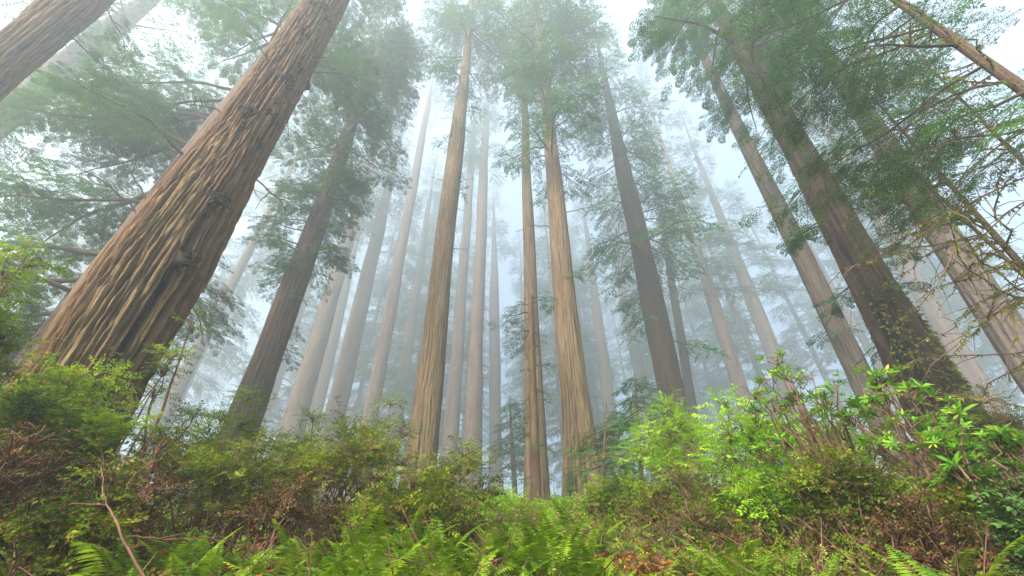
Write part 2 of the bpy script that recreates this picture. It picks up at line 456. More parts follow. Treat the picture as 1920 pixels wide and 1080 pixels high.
class Trunk:
    """a vertical or slightly leaning trunk fitted to stations (x, y, horizontal width) in photo pixels at the distance D"""
    def __init__(s, st, D, H=None, flare=.45, rmin=.03):
        P = np.array([at(x, y, D) for x, y, w in st])
        z = P[:, 2]
        if len(st) > 1:
            A = np.stack([np.ones(len(z)), z], 1)
            s.cx = np.linalg.lstsq(A, P[:, 0], rcond=None)[0]; s.cy = np.linalg.lstsq(A, P[:, 1], rcond=None)[0]
        else:
            s.cx, s.cy = np.array([P[0, 0], 0]), np.array([P[0, 1], 0])
        ax = np.array([s.cx[1], s.cy[1], 1.]); ax /= np.linalg.norm(ax)
        R = []
        for (x, y, w), p in zip(st, P):
            v = []
            for sg in (-1, 1):
                cr = np.cross(ax, ray(x + sg * w / 2, y))
                v.append(abs(np.dot(p - CAM, cr)) / np.linalg.norm(cr))
            R.append(sum(v) / 2)
        o = np.argsort(z)
        s.rz, s.rr = z[o], np.array(R)[o]
        s.zb = 0.
        for _ in range(6):
            b = s.axis(s.zb); s.zb = float(gz(b[0], b[1]))
        s.zb -= .15
        s.H = H if H else (z.max() * 1.18 if z.max() > 20 else z.max() + .15)
        s.flare, s.rmin = flare, rmin
        s.wob = min(.05, .05 * float(s.rr[0]) + .006)
        s.base = s.axis(s.zb)
    def axis(s, z):
        z = np.asarray(z, float); w = getattr(s, 'wob', 0); p = s.cx[0] * 7.3
        return np.stack([s.cx[0] + s.cx[1] * z + w * (np.sin(z * .21 + p) + .6 * np.sin(z * .53 + 2 * p)), s.cy[0] + s.cy[1] * z + w * np.sin(z * .27 + 3 * p), z], -1)
    def rad(s, z):
        z = np.asarray(z, float)
        top = s.rz[-1]
        r = np.interp(z, s.rz, s.rr)
        up = np.clip((z - top) / max(s.H - top, .5), 0, 1)
        r = np.where(z > top, s.rr[-1] * (1 - up) + s.rmin * up, r)
        r = np.where(z < s.rz[0], s.rr[0] * (1 + .02 * (s.rz[0] - z)), r)
        return r * (1 + s.flare * np.exp(-np.maximum(z - s.zb, 0) / (1.0 * s.rr[0] + .3)))
    def zpix(s, y):
        """height on the axis that is seen at photo row y"""
        zz = np.linspace(s.zb, s.H, 600)
        q = s.axis(zz) - CAM
        dz = q @ _f
        py = 540 - FPX * (q @ _u) / np.maximum(dz, .01)
        return float(np.interp(-y, -py, zz))
    def surf(s, x, y):
        """front surface point seen at photo pixel (x, y)"""
        d = ray(x, y); d = d / np.linalg.norm(d)
        lo = None
        for t in np.linspace(1, 80, 4000):
            p = CAM + d * t
            a = s.axis(p[2])
            if math.hypot(p[0] - a[0], p[1] - a[1]) < s.rad(p[2]):
                return p, a
        t = np.linspace(1, 80, 4000); p = CAM + d * t[:, None]; a = s.axis(p[:, 2])
        k = np.argmin(np.hypot(p[:, 0] - a[:, 0], p[:, 1] - a[:, 1]))
        return p[k], a[k]
    def turn(s, x, y):
        p, a = s.surf(x, y)
        return (math.atan2(p[1] - a[1], p[0] - a[0]) / (2 * math.pi)) % 1
    def mesh(s, root, m_, nu=64, dz=.3, amp=.05, cell=.22, seed=1, char_shades=(), ztop=None):
        zt = ztop or s.H
        n = max(int((zt - s.zb) / dz), 8)
        z = s.zb + (zt - s.zb) * np.linspace(0, 1, n) ** 1.15
        th = np.arange(nu) * 2 * math.pi / nu
        Z, TH = np.meshgrid(z, th, indexing='ij')
        Rb = s.rad(Z)
        u = TH / (2 * math.pi)
        K = max(8, int(2 * math.pi * s.rr[0] / cell))
        uw = u + (pnoise(u, Z * .16, 5, seed) - .5) * .016 + (pnoise(u, Z * .7, 23, seed + 1) - .5) * .016
        def strips(K_, zf, mea, sd, w):       # long strips between meandering furrows of varying depth
            f = (uw * K_ + mea * (pnoise(u, Z * zf, max(5, K_ // 3), sd) - .5) + mea * .4 * (pnoise(u, Z * zf * 3.1, K_, sd + 1) - .5)) % 1
            g = np.clip(np.minimum(f, 1 - f) / w, 0, 1)
            g = g * g * (3 - 2 * g)
            return 1 - (1 - g) * np.clip(1.7 * pnoise(u, Z * zf * 1.9 + 40, K_, sd + 2) - .15, .1, 1)
        r1 = strips(K, .24, .75, seed + 2, .34)
        r2 = strips(K * 2 + 1, .55, .9, seed + 22, .42)
        r3 = pnoise(uw, Z * 2.2 + 70, K * 4 + 1, seed + 4) * .6 + .4 * pnoise(uw, Z * 7 + 20, K * 7 + 2, seed + 44)
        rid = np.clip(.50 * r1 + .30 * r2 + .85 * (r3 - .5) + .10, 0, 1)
        lob = (pnoise(u, Z * .1, 6, seed + 5) - .5) * .16 * np.exp(-(Z - s.zb) / 6) + (pnoise(u, Z * .15, 5, seed + 6) - .5) * .05
        sc_ = np.minimum(1, Rb / s.rr[0])
        R = Rb * (1 + lob) + amp * (rid - .6) * sc_
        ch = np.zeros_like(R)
        for (cu, z0, z1, wd) in [(s.turn(*c_[:2]), *c_[2:]) if len(c_) == 5 else c_ for c_ in char_shades]:      # burnt streaks and a painted edge shade: centre angle, from, to, half width in turns
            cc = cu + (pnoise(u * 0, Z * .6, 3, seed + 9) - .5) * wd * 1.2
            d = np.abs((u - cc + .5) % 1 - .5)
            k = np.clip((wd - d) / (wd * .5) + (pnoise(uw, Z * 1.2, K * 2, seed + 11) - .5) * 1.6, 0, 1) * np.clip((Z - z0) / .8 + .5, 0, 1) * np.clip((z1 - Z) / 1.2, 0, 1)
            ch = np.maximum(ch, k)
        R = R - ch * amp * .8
        a = s.axis(Z)
        V = np.stack([a[..., 0] + R * np.cos(TH), a[..., 1] + R * np.sin(TH), Z], -1) - s.base
        i = np.arange(n - 1)[:, None] * nu; j = np.arange(nu)[None]; k = (j + 1) % nu
        F = np.stack([i + j, i + k, i + nu + k, i + nu + j], -1).reshape(-1, 4)
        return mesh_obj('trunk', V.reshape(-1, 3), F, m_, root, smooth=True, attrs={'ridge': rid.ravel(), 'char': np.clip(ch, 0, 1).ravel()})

# ------------------------------------------------------------------ crowns
def grow_crown(buf, tr, bands, tmpl, leaf_i=0, wood_i=1, dens=1.0, origin=None):
    """bands: (z0, z1, boughs per metre, length at z0, length at z1, elevation, droop, spray size, az centre or None, az spread)"""
    O, X, Nn, S = [], [], [], []
    og = tr.base if origin is None else origin
    TW = []
    for (z0, z1, per, L0, L1, el, droop, ss, azc, azs) in bands:
        nb = max(1, int(round(abs(z1 - z0) * per)))
        for b in range(nb):
            t = (b + rng.random()) / nb
            z = z0 + (z1 - z0) * t
            L = (L0 + (L1 - L0) * t) * rng.uniform(.6, 1.2)
            az = rng.uniform(0, 2 * math.pi) if azc is None else azc + rng.normal(0, azs)
            e = el + rng.normal(0, .14)
            a = tr.axis(z); r = float(tr.rad(z))
            hd = np.array([math.cos(az), math.sin(az), 0]); side = np.array([-math.sin(az), math.cos(az), 0])
            n = 8; tt = np.linspace(0, 1, n)
            bend = rng.normal(0, .12)
            P = a + hd * (r * .6 + L * tt[:, None] * math.cos(e)) + side * (bend * L * tt[:, None] ** 2) + np.array([0, 0, 1.]) * (L * (math.sin(e) * tt - droop * tt ** 2 + .10 * np.sin(tt * 9 + b) * .3))[:, None]
            rb = min(.018 * L + .012, r * .5)
            buf.tube(P - og, rb * (1 - .85 * tt), 4, wood_i)
            # side twigs
            nt_ = max(5, int(L / (ss * .34) * dens))
            for k in range(nt_):
                q = .18 + .82 * (k + rng.random() * .8) / nt_
                p = np.array([np.interp(q, tt, P[:, c]) for c in range(3)])
                sg = 1 if k % 2 else -1
                an = math.radians(rng.uniform(35, 75)) * sg
                dd = hd * math.cos(an) + side * math.sin(an) + np.array([0, 0, rng.normal(-.12, .14) - droop * q * .5])
                l = min(L * .42 * (1.15 - q) ** .8 + ss * .5, L * .6) * rng.uniform(.6, 1.25)
                TW.append((p, p + dd * l * .55 + np.array([0, 0, .02 * l]), p + dd * l + np.array([0, 0, -.14 * l])))
                ns = max(2, int(l / (ss * .36)))
                for j in range(ns):
                    w = (j + .6) / ns
                    O.append(p + dd * l * w + np.array([0, 0, -.14 * l * w * w]) + rng.normal(0, .05 * ss, 3))
                    an2 = math.radians(rng.uniform(15, 60)) * (1 if j % 2 else -1)
                    c_, s_ = math.cos(an2), math.sin(an2)
                    X.append([dd[0] * c_ - dd[1] * s_, dd[0] * s_ + dd[1] * c_, dd[2] + rng.normal(-.12, .16)])
                    S.append(ss * rng.uniform(.65, 1.2))
            O.append(P[-1]); X.append(hd + np.array([0, 0, -.2])); S.append(ss)
    if not O:
        return
    O, X, S = np.array(O), np.array(X), np.array(S)
    Nn = np.array([0, 0, 1.]) + rng.normal(0, .28, (len(O), 3))
    buf.stamp(tmpl, O - og, X, Nn, S, leaf_i)
    TW = np.array(TW) - og
    rad = np.tile(np.array([.012, .008, .004]), (len(TW), 1)) * (bands[0][7] ** .6)
    buf.tubes(TW, rad, 3, wood_i)

def dead_branches(tr, root, n, z0, z1, L, m_, azc=None):
    for i in range(n):
        z = rng.uniform(z0, z1); a = tr.axis(z); r = float(tr.rad(z))
        az = rng.uniform(0, 2 * math.pi) if azc is None else azc + rng.normal(0, .9)
        l = L * rng.uniform(.35, 1.2)
        hd = np.array([math.cos(az), math.sin(az), 0]); sd_ = np.array([-math.sin(az), math.cos(az), 0])
        tt = np.linspace(0, 1, 7)
        P = a + hd * (r * .85 + l * tt[:, None]) + sd_ * (rng.normal(0, .18) * l * tt[:, None] ** 2) + np.array([0, 0, 1.]) * (l * (rng.uniform(-.1, .5) * tt - rng.uniform(.1, .6) * tt ** 2))[:, None]
        P[1:] += rng.normal(0, .02 * l, (6, 3))
        b = Buf(); b.tube(P - tr.base, (.008 + .009 * l) * (1 - .85 * tt) + .003, 5)
        for k in range(3):
            q = rng.integers(2, 6); d = hd + sd_ * rng.normal(0, 1) + np.array([0, 0, rng.normal(0, .5)])
            ll = l * .3 * rng.uniform(.5, 1)
            b.tube(np.array([P[q], P[q] + d * ll * .5 + rng.normal(0, .03, 3), P[q] + d * ll]) - tr.base, [.012, .008, .003], 4)
        b.build('dead_branch', m_, root, smooth=True)

def knot(tr, root, x, y, size, twigs=2):
    """dark bark knot with broken twig stubs on the trunk's face"""
    p, a = tr.surf(x, y)
    n = p - a; n[2] = 0; n /= np.linalg.norm(n) + 1e-9
    t = np.cross([0, 0, 1.], n)
    nu, nv = 18, 8
    V = []
    for i in range(nv):
        ph = (i / (nv - 1)) * math.pi / 2
        for j in range(nu):
            th = 2 * math.pi * j / nu
            rr = size * (1 + .35 * math.sin(3 * th + x) + rng.normal(0, .12))
            V.append(p - n * .04 + t * rr * .8 * math.cos(ph) * math.cos(th) + np.array([0, 0, 1.3]) * rr * math.cos(ph) * math.sin(th) + n * (size * .6 * math.sin(ph) + rng.normal(0, .022)) + t * rng.normal(0, .018))
    i = np.arange(nv - 1)[:, None] * nu; j = np.arange(nu)[None]; k = (j + 1) % nu
    F = np.stack([i + j, i + k, i + nu + k, i + nu + j], -1).reshape(-1, 4)
    b = Buf(); b.add(np.array(V) - tr.base, F)
    for q in range(twigs):
        d = n * rng.uniform(.4, 1) + t * rng.normal(0, .8) + np.array([0, 0, rng.normal(-.1, .5)])
        l = size * rng.uniform(.7, 1.3)
        b.tube(np.array([p, p + d * l * .5 + np.array([0, 0, .03]), p + d * l]) - tr.base, [size * .16, size * .11, size * .03], 5)
    b.build('knot', M['char_knot'], root)

def tree(name, label, st, D, bark, H=None, group=None, cat='tree', nu=48, dz=.4, amp=.05, cell=.22, seed=1, bands=(), tmpl=FAR, leaf='needle', char_shades=(), flare=.45, dead=(), dens=1.0, thin=False, k=.74):
    # k: one factor on the distance and every size of this tree
    D *= k; H = 1.5 + (H - 1.5) * k if H else H; dz *= k; amp *= k; cell *= k
    char_shades = [(c_[0], c_[1], 1.5 + (c_[2] - 1.5) * k, 1.5 + (c_[3] - 1.5) * k, c_[4]) if len(c_) == 5 else c_ for c_ in char_shades]
    dead = [(n_, a_, b_, l_ * k) for n_, a_, b_, l_ in dead]
    tr = Trunk(st, D, H, flare, rmin=.03 if not thin else .008)
    root = thing(name, tr.base, label, cat, group)
    tr.mesh(root, M[bark], nu, dz, amp, cell, seed, char_shades)
    if bands:
        b = Buf()
        bb = []
        for q in bands:
            q = list(q)
            q[:2] = [1.5 + (v - 1.5) * k if v > 0 else v for v in q[:2]]
            q[2] /= k; q[3] *= k; q[4] *= k; q[7] *= k ** .85
            if q[0] < 0: q[0] = tr.zpix(-q[0])        # negative: a photo row
            if q[1] < 0: q[1] = tr.zpix(-q[1])
            if q[1] == 0: q[1] = tr.H
            bb.append(q)
        grow_crown(b, tr, bb, tmpl, dens=dens)
        b.build('crown', [M[leaf], M['limb']], root)
    for (n, y0, y1, L) in dead:
        dead_branches(tr, root, n, tr.zpix(y0), tr.zpix(y1), L, M['twig'])
    return tr, root

PI = math.pi
RW = 'redwood_tree'
# near and middle trunks, each read off the photograph
trA, rA = tree(RW, 'reddish trunk cutting the upper left corner, crown out of sight', [(3, 122, 136), (147, 0, 145)], 15, 'bark_red', 46, nu=240, dz=.1, amp=.14, cell=.15, seed=11,
     bands=[(14, 20, .5, 1.2, 1.6, -.1, .3, .55, PI * .1, .6)], tmpl=MID)
trA2, _ = tree(RW, 'hazy grey trunk just below the reddish one in the upper left corner', [(0, 225, 96), (112, 135, 105)], 36, 'bark_grey', 66, seed=12,
     bands=[(20, 60, 1.0, 6, 5, .05, .25, 1.1, None, 0)])
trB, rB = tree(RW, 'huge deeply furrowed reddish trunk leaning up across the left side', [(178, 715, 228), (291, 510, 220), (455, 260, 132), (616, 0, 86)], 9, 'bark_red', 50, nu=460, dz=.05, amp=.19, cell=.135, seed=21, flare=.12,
     char_shades=[(262, 600, 1, 8.2, .018), (322, 640, 1, 9.6, .040), (215, 655, 1, 4.6, .012), (425, 380, 9, 12, .006)], dead=[(5, 330, 60, 1.3)])  # burnt streaks; the second paints shade down the trunk's right edge
trB2, _ = tree(RW, 'greyer trunk half hidden behind the huge leaning one, with long leafy boughs', [(240, 475, 92), (335, 340, 78), (455, 185, 62), (570, 30, 50)], 17, 'bark_grey', 52, nu=80, dz=.3, amp=.06, seed=22,
     bands=[(6.5, 22, 1.15, 6.0, 6.2, .10, .30, .42, PI * 1.0, .55), (22, 46, 1.2, 5, 3, .1, .3, .8, None, 0)], tmpl=MID, dead=[(5, 500, 250, 3)])
trC, _ = tree(RW, 'dark trunk right of the huge leaning one, wrapped in green sprigs', [(470, 745, 66), (503, 670, 56), (538, 560, 54), (598, 400, 40), (650, 265, 29)], 23, 'bark_mid', 52, nu=90, dz=.25, amp=.08, seed=31,
     bands=[(-520, -290, 4.2, 2.0, 3.0, -.05, .30, .45, None, 0), (-640, -560, 1.2, 1.8, 1.5, -.1, .3, .42, 0.2, .7), (-285, -20, 1.9, 4.4, 4.2, .0, .35, .55, None, 0), (36, 0, 1.8, 4.4, 1.5, .15, .3, .9, None, 0)], tmpl=MID, dead=[(4, 420, 200, 2.5)])
trG1, _ = tree(RW, 'tall clean tan trunk left of centre with bare lower length', [(790, 855, 56), (803, 740, 52), (825, 540, 38), (855, 270, 30), (872, 135, 17), (882, 30, 11)], 20, 'bark_tan', 76, nu=120, dz=.22, amp=.055, cell=.17, seed=41,
     bands=[(-170, -60, 1.4, 3.0, 4.2, .1, .3, .65, None, 0), (-60, 0, 2.2, 5.6, 1.2, .15, .25, .75, None, 0), (-400, -190, .35, .9, 1.4, .1, .3, .6, None, 0)], dead=[(9, 560, 150, 1.5)])
trM1, _ = tree(RW, 'slender tan trunk right of centre behind a thin mossy sapling', [(1001, 880, 44), (998, 700, 33), (997, 540, 25), (992, 440, 22), (985, 200, 12), (981, 130, 8)], 24, 'bark_tan', 70, nu=80, dz=.3, amp=.05, cell=.17, seed=42,
     bands=[(-320, -140, .5, 1.6, 2.4, .1, .3, .75, None, 0), (-140, 0, 1.9, 4.2, 1, .15, .3, .9, None, 0)], dead=[(5, 500, 200, 1.4)])
trM2, _ = tree(RW, 'stout tan trunk just right of the sapling, fluted and widening at its foot', [(1094, 900, 70), (1077, 740, 52), (1059, 540, 41), (1033, 270, 25), (1020, 135, 16), (1009, 50, 11)], 18.5, 'bark_tan', 74, nu=130, dz=.2, amp=.065, cell=.19, seed=43,
     bands=[(-330, -120, 1.5, 3.2, 4.4, .1, .3, .7, None, 0), (-120, 0, 2.2, 5.4, 1.4, .15, .25, .8, None, 0), (-590, -470, .7, .7, .9, 0, .3, .4, None, 0)], dead=[(9, 480, 150, 2.0)], char_shades=[(.62, 0, 4.6, .03)])
trR1, _ = tree(RW, 'foggy dark tree right of centre, draped in drooping boughs', [(1258, 745, 50), (1226, 560, 46), (1205, 500, 40), (1178, 350, 33), (1150, 230, 20)], 31, 'bark_dark', 74, nu=60, dz=.4, amp=.07, seed=51,
     bands=[(-640, -480, .9, 2.8, 3.8, -.12, .35, .85, None, 0), (-480, -200, 1.6, 5.2, 4.6, .02, .40, .95, None, 0), (-200, 0, 1.4, 4.4, 1.4, .1, .3, 1.0, None, 0)], dead=[(6, 480, 300, 3)])
trR4, _ = tree(RW, 'smooth grey brown trunk leaning in from the right with a bare middle', [(1626, 735, 54), (1528, 540, 45), (1455, 380, 38), (1372, 200, 27), (1303, 75, 17)], 23, 'bark_ash', 56, nu=80, dz=.3, amp=.05, cell=.18, seed=52,
     bands=[(-640, -560, 1.2, .9, 1.3, 0, .3, .5, None, 0), (-250, -110, .5, 1.2, 2.0, .0, .3, .5, PI * .6, .6), (-95, 0, 1.4, 4.6, 1.6, .1, .3, .9, None, 0)], dead=[(5, 560, 250, 1.6)])
trR5, rR5 = tree(RW, 'broad dark rugged trunk on the right with a black burnt hollow', [(1772, 740, 140), (1692, 640, 112), (1628, 530, 88), (1565, 400, 78), (1492, 270, 62), (1420, 150, 48)], 14, 'bark_dark', 52, nu=160, dz=.14, amp=.14, cell=.17, seed=53,
     char_shades=[(1578, 460, 6, 11.5, .03), (1712, 690, 2, 7.5, .05)], bands=[(-640, -300, 1.4, .8, 1.3, -.05, .3, .42, PI * 1.2, 1.0), (-280, -170, .7, 1.4, 2.0, .0, .35, .5, .6, .7), (-150, 0, 1.3, 4.4, 1.6, .1, .3, .85, None, 0)], tmpl=MID)
trR6, _ = tree(RW, 'pale grey trunk behind the mossy saplings at the right edge', [(1905, 650, 92), (1800, 480, 78), (1720, 370, 70)], 22, 'bark_ash', 56, nu=80, dz=.3, amp=.05, seed=54,
     bands=[(-300, 0, 1.5, 4, 1.6, .1, .3, .85, None, 0)])

# thinner and hazier trunks
def mid(label, st, D, bark='bark_grey', H=92, c=-330, L=4.0, seed=1, per=1.1, low=None, **k):
    D *= 1.4
    bands = [(c, 0, per, L * 1.25, 1.3, .08, .3, 1.0, None, 0)]
    if low:
        bands.append(low)
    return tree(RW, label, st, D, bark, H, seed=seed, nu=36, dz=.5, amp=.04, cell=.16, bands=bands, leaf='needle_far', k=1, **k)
mid('pale slanting trunk in the fog behind the slim upright huckleberry', [(300, 800, 34), (340, 700, 30), (400, 610, 26), (450, 500, 20)], 36, seed=61)
mid('brownish hazy trunk directly right of the sprig wrapped one', [(566, 745, 44), (618, 560, 32), (648, 470, 26)], 35, seed=62, c=-440)
mid('faintest trunk between two brownish hazy ones left of centre', [(600, 740, 25), (640, 570, 20)], 56, seed=63, c=-420, H=98)
mid('brownish hazy trunk with its top lost in fog below the bare leaning spar', [(632, 760, 40), (680, 560, 31), (712, 420, 23)], 38, seed=64, c=-420)
mid('slim bare brown trunk slanting to a sparse top, left of the tall tan one', [(694, 760, 29), (730, 600, 24), (770, 400, 18), (800, 200, 11)], 34, seed=65, c=-210, L=2.6, per=.7, dead=[(5, 400, 220, 1.4)])
mid('grey ghostly trunk close left of the tall clean tan one', [(742, 800, 25), (772, 600, 20), (790, 480, 16)], 52, seed=66, c=-470, H=98)
mid('thin hazy trunk first to the right of the tall clean tan one', [(841, 840, 30), (856, 680, 24), (869, 525, 19), (885, 280, 12)], 38, seed=67, c=-330, L=2.8, per=.8)
mid('straight brown trunk second to the right of the tall clean tan one', [(883, 850, 36), (892, 680, 28), (900, 540, 23), (905, 350, 18), (910, 240, 13)], 31, 'bark_grey', seed=68, c=-330, L=3.2)
mid('very faint upright trunk in the fog at the middle of the picture', [(929, 850, 24), (927, 570, 19)], 58, seed=69, c=-480, H=98)
mid('thin dark trunk leaning beside the drooping foggy tree', [(1296, 755, 20), (1270, 600, 16), (1245, 430, 11)], 29, 'bark_dark', H=34, seed=70, c=-470, L=2.2)
mid('grey trunk standing clear in pale fog between drooping tree and leaning trunk', [(1390, 730, 32), (1330, 540, 24), (1305, 480, 19), (1285, 400, 14)], 36, seed=71, c=-560, L=4.2, per=1.2)
mid('faded broken trunk in the fog left of the leaning grey brown one', [(1470, 720, 34), (1420, 580, 30), (1385, 500, 24)], 48, seed=72, c=-560, L=4.0)
mid('blurred pale trunk seen just beyond the burnt rugged one', [(1815, 690, 52), (1735, 570, 42), (1690, 480, 36)], 38, seed=73, c=-420)
mid('pale trunk hardly visible behind the stout tan one', [(1142, 760, 26), (1124, 620, 20)], 55, seed=74, c=-560, H=96)
mid('dim trunk low in the fog left of the drooping tree', [(1200, 700, 24), (1170, 560, 18)], 62, seed=75, c=-560, H=96)

# fog-bound trees further back: five crowns, copied
far_pos = [(-62, 40), (-50, 58), (-38, 66), (-26, 74), (-16, 62), (-7, 78), (2, 70), (9, 60), (16, 76), (24, 62), (30, 46), (36, 70), (46, 56), (58, 44), (-30, 48), (66, 62), (-72, 56), (4, 92), (-22, 92), (27, 92),
           (-12, 48), (20, 50), (50, 36), (-46, 34), (-33, 38), (-19, 52), (-8, 56), (6, 50), (13, 66), (33, 56), (41, 42), (-56, 47), (-40, 78), (40, 84), (-11, 88), (12, 90), (60, 50), (-24, 60)]
FG = 'ghostly redwoods filling the fog behind the trunks'
protos = []
for i, (x, y) in enumerate([(x_ * 1.5, y_ * 1.5) for x_, y_ in far_pos]):
    z0 = float(gz(x, y))
    if i < 5:
        tr = Trunk([(960, 700, 20)], 60, 50)
        tr.cx, tr.cy = np.array([0., 0]), np.array([0., 0])
        tr.rz, tr.rr, tr.zb, tr.H, tr.base = np.array([0., 30, 60]), np.array([.62, .42, .2]), -.3, 62 + 5 * i, np.array([0, 0, -.3])
        root = thing(RW, (x, y, z0 - .3), 'ghostly redwood with drooping boughs deep in the fog behind the trunks', 'tree', FG)
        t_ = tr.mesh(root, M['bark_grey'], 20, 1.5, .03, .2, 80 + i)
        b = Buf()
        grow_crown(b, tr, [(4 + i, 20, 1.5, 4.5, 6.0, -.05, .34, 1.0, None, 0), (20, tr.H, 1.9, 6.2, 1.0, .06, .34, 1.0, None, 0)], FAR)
        c_ = b.build('crown', [M['needle_far'], M['twig']], root)
        protos.append((root, t_, c_))
    else:
        src = protos[i % 5]
        root = src[0].copy(); col.objects.link(root)
        root.location = (x, y, z0 - .3)
        for ch in src[1:]:
            c2 = ch.copy(); c2.parent = root; col.objects.link(c2)
    root.rotation_euler = (0, 0, rng.uniform(0, 6.28))
    s_ = rng.uniform(1.1, 1.4); root.scale = (s_, s_, s_ * rng.uniform(.95, 1.1))

# moss on the rugged trunk's foot
def trunk_moss(tr, root, z0, z1, n, size, facing=-PI / 2, spread=1.3, seed=5):
    r = np.random.default_rng(seed)
    z = r.uniform(z0, z1, n) - (z1 - z0) * .3 * r.random(n); th = facing + r.normal(0, spread, n)
    k = smooth_noise2(th * 3 + 30, z * .9 + 30, 17) > .5
    z, th = z[k], th[k]
    a = tr.axis(z); R_ = tr.rad(z) * 1.02
    n_ = np.stack([np.cos(th), np.sin(th), z * 0], 1)
    V, F = leaf_quads(a + n_ * R_[:, None] - tr.base, n_ * .7 + np.array([0, 0, -.8]) + r.normal(0, .4, n_.shape), size * r.uniform(.5, 1.5, len(z)), size * .4 * r.uniform(.5, 1.3, len(z)), r.normal(0, 1, n_.shape))
    b = Buf(); b.add(V, F); b.build('moss', M['moss'], root)
trunk_moss(trR5, rR5, trR5.zb, trR5.zb + 4.4, 3400, .10)
# knots on the huge trunk
for (x, y, s_) in [(402, 378, .17), (390, 350, .11), (350, 492, .17), (345, 505, .12), (466, 208, .16), (508, 222, .15), (538, 152, .17), (512, 190, .10), (480, 265, .10), (567, 62, .14), (560, 128, .11), (608, 12, .15), (585, 8, .14), (610, 35, .12), (565, 110, .1), (575, 160, .12), (455, 235, .1), (385, 285, .08)]:
    knot(trB, rB, x, y, s_ * 1.12, 2 if s_ > .14 else 0)

# thin hemlocks on the right, close by
HG = 'thin mossy hemlocks at the right edge'
def moss_on(buf, P, n, size, mi):
    """hanging moss tufts along a polyline"""
    P = np.asarray(P); k = rng.integers(0, len(P) - 1, n); f = rng.random(n)[:, None]
    O = P[k] * (1 - f) + P[k + 1] * f
    d = np.array([0, 0, -1.]) + rng.normal(0, .35, (n, 3))
    V, F = leaf_quads(O, d, size * rng.uniform(.4, 1.3, n), size * .35 * rng.uniform(.6, 1.3, n), rng.normal(0, 1, (n, 3)))
    buf.add(V, F, mi)
def hemlock(label, st, D, H, bands, seed, dens=1.0, twigs=0, tw_az=PI, dead_z=(3, 8)):
    tr, root = tree('hemlock_tree', label, st, D, 'bark_thin', H, group=HG, nu=28, dz=.12, amp=.012, cell=.05, seed=seed, bands=bands, tmpl=NEAR, leaf='needle_near', dens=dens, thin=True, flare=.3, k=1)
    for i in range(twigs):      # bare mossy twigs
        z = rng.uniform(*dead_z); a = tr.axis(z); az = tw_az + rng.normal(0, .8); L = rng.uniform(.6, 1.9)
        hd = np.array([math.cos(az), math.sin(az), 0]); sd_ = np.array([-math.sin(az), math.cos(az), 0])
        tt = np.linspace(0, 1, 9)
        P = a + hd * (L * tt[:, None]) + sd_ * (rng.normal(0, .25) * L * tt[:, None] ** 2) + np.array([0, 0, 1.]) * (L * (rng.uniform(-.1, .6) * tt - rng.uniform(.1, .8) * tt ** 2))[:, None]
        P[1:] += rng.normal(0, .025, (8, 3))
        b = Buf(); b.tube(P - tr.base, .013 * (1 - .8 * tt), 5)
        for k in range(7):
            q = rng.integers(2, 9); d = hd * .7 + sd_ * rng.normal(0, .8) + np.array([0, 0, rng.normal(-.2, .5)])
            l = L * .4 * rng.uniform(.4, 1)
            Q = np.array([P[q], P[q] + d * l * .5 + rng.normal(0, .03, 3), P[q] + d * l + np.array([0, 0, -.1 * l])])
            b.tube(Q - tr.base, [.006, .004, .002], 4)
            if rng.random() < .5:
                moss_on(b, Q - tr.base, 6, .05, 1)
        moss_on(b, P - tr.base, 90, .055, 1)
        b.build('dead_branch', [M['twig'], M['moss']], root)
    return tr, root
hemlock('thickest of the thin hemlocks, crossing the top right corner', [(1920, 168, 46), (1800, 82, 40), (1690, 5, 32)], 6.5, 15, [(6.0, 8.8, 2.5, 2.2, 2.2, .10, .30, .40, PI * .88, .35), (8.8, 15, 2.4, 1.9, .6, .1, .3, .42, PI * .8, .9), (4.8, 6.0, 2.5, 1.4, 1.6, .1, .3, .4, PI * .9, .4)], 91, twigs=14, dead_z=(4.5, 8))
hemlock('mossy hemlock slanting from the right edge to a green tip at its middle', [(1920, 502, 20), (1800, 365, 14), (1690, 243, 8)], 7.2, 8.2, [(5.6, 8.2, 4.2, 1.3, .5, .12, .3, .34, None, 0)], 92, twigs=26, dead_z=(2.2, 6))
hemlock('thinnest bare hemlock stem crowded under the mossy slanting one', [(1900, 500, 12), (1800, 400, 9), (1700, 312, 6)], 8.0, 7.6, [(6.2, 7.6, 4, .9, .4, .1, .3, .32, None, 0)], 93, twigs=10, dead_z=(3, 6))
hemlock('short hemlock stem just under the corner one at the right edge', [(1920, 302, 13), (1830, 212, 9)], 8.5, 10.5, [(6.6, 10.5, 4, 1.6, .5, .1, .3, .38, None, 0)], 94, twigs=9, dead_z=(4.5, 8))

# young conifers in the middle
YG = 'young conifers in the understory'
def sapling(label, st, D, H, bands, seed, leaf='needle', tm=None, nu=20, twigs=()):
    return tree('conifer_sapling', label, st, D, 'bark_thin', H, group=YG, cat='sapling', nu=nu, dz=.2, amp=.012, cell=.06, seed=seed, bands=bands, tmpl=tm or NEAR, leaf=leaf, thin=True, flare=.3, dead=twigs)
sapling('thin mossy sapling in front of the slender tan trunk', [(1003, 915, 20), (1001, 700, 13), (993, 450, 8)], 15, 11.6, [(-600, -430, 3.6, 1.3, .7, .02, .32, .5, None, 0), (-640, -600, 2, 1.2, 1.2, 0, .3, .45, None, 0), (-900, -680, 1.6, .7, .9, -.05, .3, .34, None, 0)], 101, twigs=[(10, 880, 560, .9)])
sapling('low sapling with sparse flat sprays right of the stout tan trunk', [(1130, 900, 9), (1136, 770, 2)], 11, None, [(-900, -772, 8, 1.3, .6, .0, .25, .36, None, 0)], 102)
